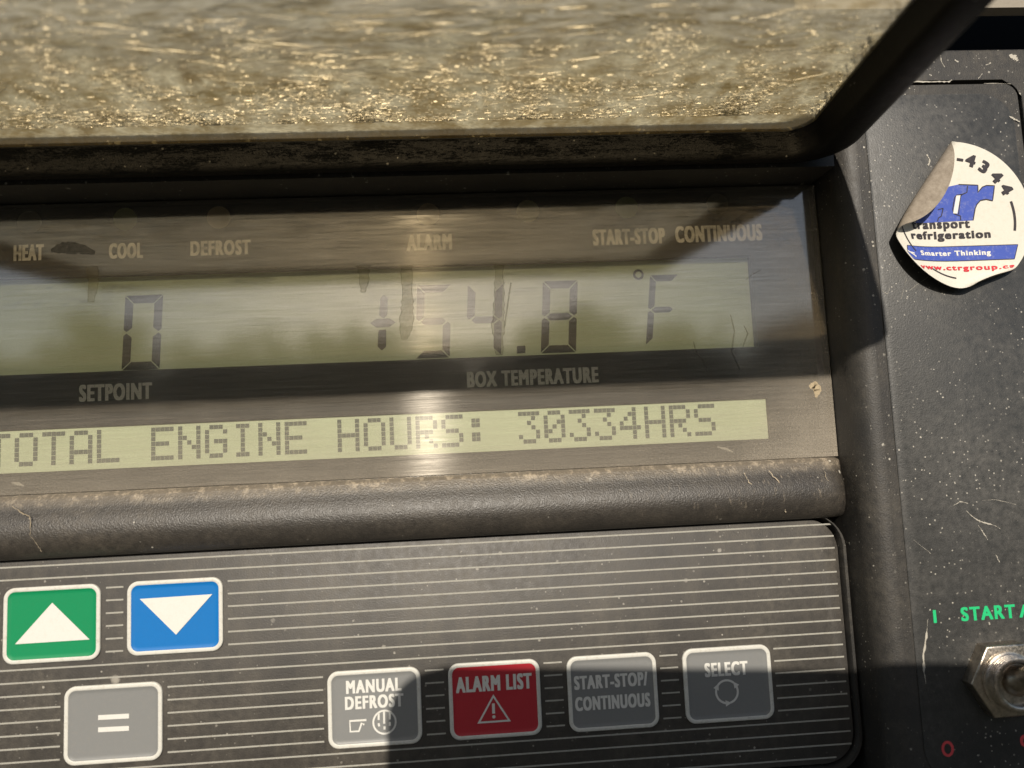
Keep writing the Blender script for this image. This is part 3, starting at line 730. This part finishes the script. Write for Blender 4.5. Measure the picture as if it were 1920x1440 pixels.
# ---- overhanging flange of the unit above the panel
fl = root('upper_flange', 'beige painted metal flange overhanging the top right of the panel', 'metal flange', (0, .0, .15))
z0 = q(1880, 14, 14)[1]
bm = bmesh.new(); prism(bm, rrect(70, 260, z0, z0+70, 1.5), 11, 14, .8, 3)
mk('flange_face', bm, flat('beige_paint', (.30, .265, .21), .55, .4, .3, (.15, .12, .09)), fl)
bm = bmesh.new(); box(bm, -150, 260, 60, z0+60, -40, -31); mk('flange_back', bm, BLACK, fl)

# ---- sticker
stk = root('peeling_sticker', 'round white and blue sticker peeling at its edges on the black right face', 'sticker', tuple(V(104.5, 31, 10.2)))
SC = q(1795, 405, 10.3); SR = 15.9
FA = Vector(q(1806, 255, 10.3)); FB = Vector(q(1670, 450, 10.3)); fd = (FB-FA).normalized(); fn = Vector((fd[1], -fd[0]))  # normal toward peeled side
if fn[0] > 0: fn = -fn
GA = Vector(q(1790, 532, 10.3)); GB = Vector(q(1925, 484, 10.3)); gd = (GB-GA).normalized(); gn = Vector((gd[1], -gd[0]))
if gn[1] > 0: gn = -gn
def ST(x, z, off):
    p = Vector((x, z)); hgt = 0.0
    d = p-Vector(SC)
    if off > .12 and d.length > SR*.975: p = Vector(SC)+d*(SR*.975/d.length); x, z = p
    # lifted lower left edge
    d = Vector((x-SC[0], z-SC[1])); rr = d.length/SR; ang = math.degrees(math.atan2(d[1], d[0]))
    wgt = math.exp(-((((ang+140+180) % 360)-180)/52)**2)
    hgt += 3.2*wgt*max(0, (rr-.45)/.55)**1.8
    s = (p-FA).dot(fn)
    along = (p-FA).dot(fd)/(FB-FA).length
    rho = 1.15+.9*max(0, min(1, 1-along))
    nx, nh = 0.0, 1.0
    if s > 0:
        a = s/rho
        amax = 3.05
        if a < amax:
            ns = rho*math.sin(a); hh_ = rho*(1-math.cos(a)); ta = a
        else:
            ex = s-amax*rho; ns = rho*math.sin(amax)+ex*math.cos(amax); hh_ = rho*(1-math.cos(amax))+ex*math.sin(amax); ta = amax
        ns += off*(-math.sin(ta)); hh_ += off*math.cos(ta)
        p = p+fn*(ns-s); hgt += hh_
    else:
        t = (p-GA).dot(gn); al = (p-GA).dot(gd)/(GB-GA).length
        if t > 0 and al > -.25:
            k = max(0, min(1, (al+.25)/.45)); k = k*k*(3-2*k)
            rg = 1.35
            a = min(t/rg, 2.1)*k
            ex = t-a*rg if k > .01 else 0
            if a > 0.001:
                r_ = rg/k
                ns = r_*math.sin(a); hh_ = r_*(1-math.cos(a))
                ex = max(0, t-r_*a); ns += ex*math.cos(a); hh_ += ex*math.sin(a)
                ns += -off*math.sin(a); hh_ += off*math.cos(a)
                p = p+gn*(ns-t); hgt += hh_
            else: hgt += off
        else: hgt += off
    return V(p[0], p[1], 10.32+hgt)
def sticker_mesh(bm, off, rmax=SR):
    NR, NA = 60, 144; rows_ = []
    for i in range(NR+1):
        r = rmax*i/NR
        rows_.append([ST(SC[0]+r*math.cos(2*math.pi*j/NA), SC[1]+r*math.sin(2*math.pi*j/NA), off) for j in range(NA)])
    vs = [[bm.verts.new(p) for p in rw] for rw in rows_[1:]]; c = bm.verts.new(rows_[0][0])
    for j in range(NA):
        bm.faces.new((c, vs[0][j], vs[0][(j+1) % NA]))
    for a, b in zip(vs, vs[1:]):
        for j in range(NA):
            k = (j+1) % NA; bm.faces.new((a[j], b[j], b[k], a[k]))
    return vs[-1]
PAPER = flat('sticker_face_paper', (.68, .65, .57), .6, .3, .3, (.5, .4, .28))
def backp():
    n = Nd('sticker_glue_side'); f = n.ramp(n.noise(.9, 6, .75), .3, .75); c = n.mix(f, (.20, .165, .125), (.36, .31, .25))
    c = n.mix(n.dots(2.2, .13, .5), c, (.6, .56, .48)); return n.done(n.bsdf(c, .7, .25, normal=n.bump(n.noise(4, 3), .3, .0001)))
GLUE = backp()
bm = bmesh.new(); sticker_mesh(bm, .10); bmesh.ops.recalc_face_normals(bm, faces=bm.faces); mk('sticker_face', bm, PAPER, stk, angle=80)
bm = bmesh.new(); sticker_mesh(bm, .0); mk('sticker_back', bm, GLUE, stk, angle=80)
def z2(zx, zy): return q(1640+zx/4.5, 240+zy/4.5, 10.4)
SBLUE = flat('sticker_blue_ink', (.055, .095, .42), .5, .4, .28, (.6, .58, .52)); SBLK = flat('sticker_black_ink', (.04, .035, .04), .5, .3, .15, (.3, .26, .2))
SRED = flat('sticker_red_ink', (.62, .035, .05), .5, .3, .1, (.6, .4, .3)); SWHT = flat('sticker_white_ink', (.74, .72, .68), .5, .3, .1)
def sub(bm, n=2):
    bmesh.ops.triangulate(bm, faces=bm.faces)
def stick_poly(bm, pts, off):
    # cut polygons fine so that they follow the curl
    P = [z2(*p) for p in pts]
    tb = bmesh.new(); tb.faces.new([tb.verts.new((a, b, 0)) for a, b in P]); bmesh.ops.triangulate(tb, faces=tb.faces)
    for _ in range(4):
        es = [e for e in tb.edges if e.calc_length() > .9]
        if not es: break
        bmesh.ops.subdivide_edges(tb, edges=es, cuts=1); bmesh.ops.triangulate(tb, faces=tb.faces)
    mp = {v: bm.verts.new(ST(v.co.x, v.co.y, off)) for v in tb.verts}
    for f in tb.faces: bm.faces.new([mp[v] for v in f.verts])
    tb.free()
OF = .17
bm = bmesh.new()
stick_poly(bm, [(705, 478), (868, 484), (868, 545), (905, 500), (940, 486), (1008, 488), (992, 615), (940, 603), (890, 612), (860, 645), (845, 680), (828, 780), (340, 806), (360, 700), (480, 600), (600, 500)], OF)
stick_poly(bm, [(222, 1014), (1205, 984), (1175, 1106), (190, 1143)], OF)
mk('logo_shape', bm, SBLUE, stk, False)
bm = bmesh.new()
def sst(pts, wd, off=OF+.04):
    P = [z2(*p) for p in pts]; Q = []
    for a, b in zip(P, P[1:]):
        n_ = max(2, int((Vector(b)-Vector(a)).length/.5))
        for k in range(n_): t = k/n_; Q.append((a[0]*(1-t)+b[0]*t, a[1]*(1-t)+b[1]*t))
    Q.append(P[-1]); stroke(bm, Q, wd, off, 0, lambda x, z, h: ST(x, z, h))
sst([(705, 478), (868, 484), (868, 545), (905, 500), (940, 486), (1008, 488), (992, 615), (940, 603), (890, 612), (860, 645), (845, 680), (828, 780)], .22)
sst([(780, 490), (775, 545), (735, 562), (690, 568), (672, 590), (655, 690), (668, 725), (722, 745), (722, 780)], .22)
sst([(735, 562), (720, 580), (705, 730)], .2); sst([(575, 680), (560, 745), (535, 760), (528, 788)], .2); sst([(575, 680), (530, 690)], .2)
sst([(222, 1014), (1205, 984), (1175, 1106), (190, 1143), (222, 1014)], .13)
# ring line
cz = q(1790, 410, 10.4)
def ring_arc(a0, a1, r, wd):
    Q = [(cz[0]+r*math.cos(rad(a0+(a1-a0)*k/24)), cz[1]+r*math.sin(rad(a0+(a1-a0)*k/24))) for k in range(25)]
    stroke(bm, Q, wd, OF+.04, 0, lambda x, z, h: ST(x, z, h))
ring_arc(-13, 15, 12.9, .52); ring_arc(176, 215, 12.3, .3); ring_arc(236, 262, 12.9, .3)
sT = lambda x, z, h: ST(x, z, h)
def sword(s, bl, br, tl, off=OF+.05, **k):
    a = z2(*bl); b = z2(*br); t = z2(*tl); word(bm, s, a[0], (a[1]+b[1])/2, b[0]-a[0], t[1]-a[1], off, T=sT, **k)
sword('transport', (305, 885), (805, 862), (305, 800), bold=.06)
sword('refrigeration', (290, 970), (980, 945), (290, 880), bold=.06)
# curved phone digits
for ch, ang, rr in (('-', 79, 0), ('4', 69, 0), ('3', 55.5, 0), ('4', 41, 0), ('4', 27, 0)):
    vs, fs = glyphs(ch)
    if ch == '-': cxm = sum(v[0] for v in vs)/len(vs)
    x0_ = min(v[0] for v in vs); x1_ = max(v[0] for v in vs); cxm = (x0_+x1_)/2; k = 3.5
    ca = rad(ang); R0 = 12.0
    tx, tz = math.sin(ca), -math.cos(ca); nx_, nz_ = math.cos(ca), math.sin(ca)
    for kk, (dx, dy) in enumerate(fat(.22, .12)):
        bv = []
        for v in vs:
            u = (v[0]-cxm)*k*1.1+dx; vv = v[1]*k*1.0+dy
            bv.append(bm.verts.new(ST(cz[0]+nx_*(R0+vv)+tx*u, cz[1]+nz_*(R0+vv)+tz*u, OF+.05+kk*.002)))
        for f in fs: bm.faces.new([bv[i] for i in f])
mk('sticker_lettering', bm, SBLK, stk, False)
bm = bmesh.new(); sword('Smarter Thinking', (357, 1105), (978, 1082), (357, 1048), bold=.055)
stick_poly(bm, [(685, 572), (720, 570), (694, 724), (658, 722)], OF+.06)
sst([(205, 1062), (255, 1085), (295, 1110)], .3); sst([(240, 1075), (285, 1080)], .25)
mk('sticker_lettering', bm, SWHT, stk, False, label='white words Smarter Thinking')
bm = bmesh.new(); sword('www.ctrgroup.ca', (285, 1238), (1180, 1200), (285, 1187), bold=.06)
mk('sticker_lettering', bm, SRED, stk, False, label='red web address')

# ------------------------------------------------------------------ the phone the picture is taken with (throws the lower shadow)
ph = root('smartphone', 'dark smartphone held sideways in front of the panel', 'phone', (0, -.165, -.03))
def PT(x, z, h):   # phone space (mm, right, up, forward) around the lens
    v = M @ Vector((x, h-6.0, z)); return Vector((v[0]/1000, -D/1000+v[1]/1000, v[2]/1000))
PB = flat('phone_body', (.03, .03, .035), .35, .5, .02); PG = flat('phone_glass', (.01, .01, .012), .12, .5, 0)
bm = bmesh.new(); prism(bm, rrect(-28.5, 118, -46, 26.5, 10.5), -8, 0, 1.2, 4, T=lambda x, z, h: PT(x, z, h))
body = mk('phone_body', bm, PB, ph)
for lx, lz in ((0, 0), (-14, -14), (0, -26)):
    bm = bmesh.new(); prism(bm, circle(lx, lz, 5.6, 32), 0, 1.4, .4, 3, T=lambda x, z, h: PT(x, z, h)); ln = mk('phone_lens', bm, PG, body)

# ------------------------------------------------------------------ surroundings (seen only mirrored in the cover)
def struct(o): o['kind'] = 'structure'; return o
bm = bmesh.new()
for p in [[(-400, -400), (400, -400), (400, 400), (-400, 400)]]: bm.faces.new([bm.verts.new((a, b, -1.5)) for a, b in p])
n = Nd('dry_ground'); c = n.mix(n.ramp(n.noise(.0006, 6, .7), .35, .65), (.05, .045, .035), (.035, .04, .025)); struct(mk('ground', bm, n.done(n.bsdf(c, .9, .2)), None, False))
bm = bmesh.new()
rnd = random.Random(3)
for k in range(46):
    cx = -34+k*1.5+rnd.uniform(-.6, .6); cy = -27+rnd.uniform(-3, 2); H = rnd.uniform(5.5, 6.0)+(.8 if k % 11 in (3, 4) else 0)
    W_ = rnd.uniform(2.2, 3.0)
    for _ in range(420):
        u, v, w_ = rnd.gauss(0, .45), rnd.gauss(0, .45), rnd.uniform(0, 1)
        p = Vector((cx+u*W_*(1.2-w_*.7), cy+v*W_, -1.5+w_*H)); s = rnd.uniform(.2, .45)
        a = Vector((rnd.gauss(0, 1), rnd.gauss(0, 1), rnd.gauss(0, 1))).normalized(); b = a.cross(Vector((rnd.gauss(0, 1), rnd.gauss(0, 1), rnd.gauss(0, 1)))).normalized()
        bm.faces.new([bm.verts.new(p+a*s), bm.verts.new(p+b*s), bm.verts.new(p-a*s), bm.verts.new(p-b*s)])
n = Nd('leaf_mass'); tl = mk('distant_woodland', bm, n.done(n.bsdf((.06, .09, .035), .7, .2)), None, False); tl['kind'] = 'stuff'; tl['label'] = 'far off green woodland across the open ground'; tl['category'] = 'woodland'
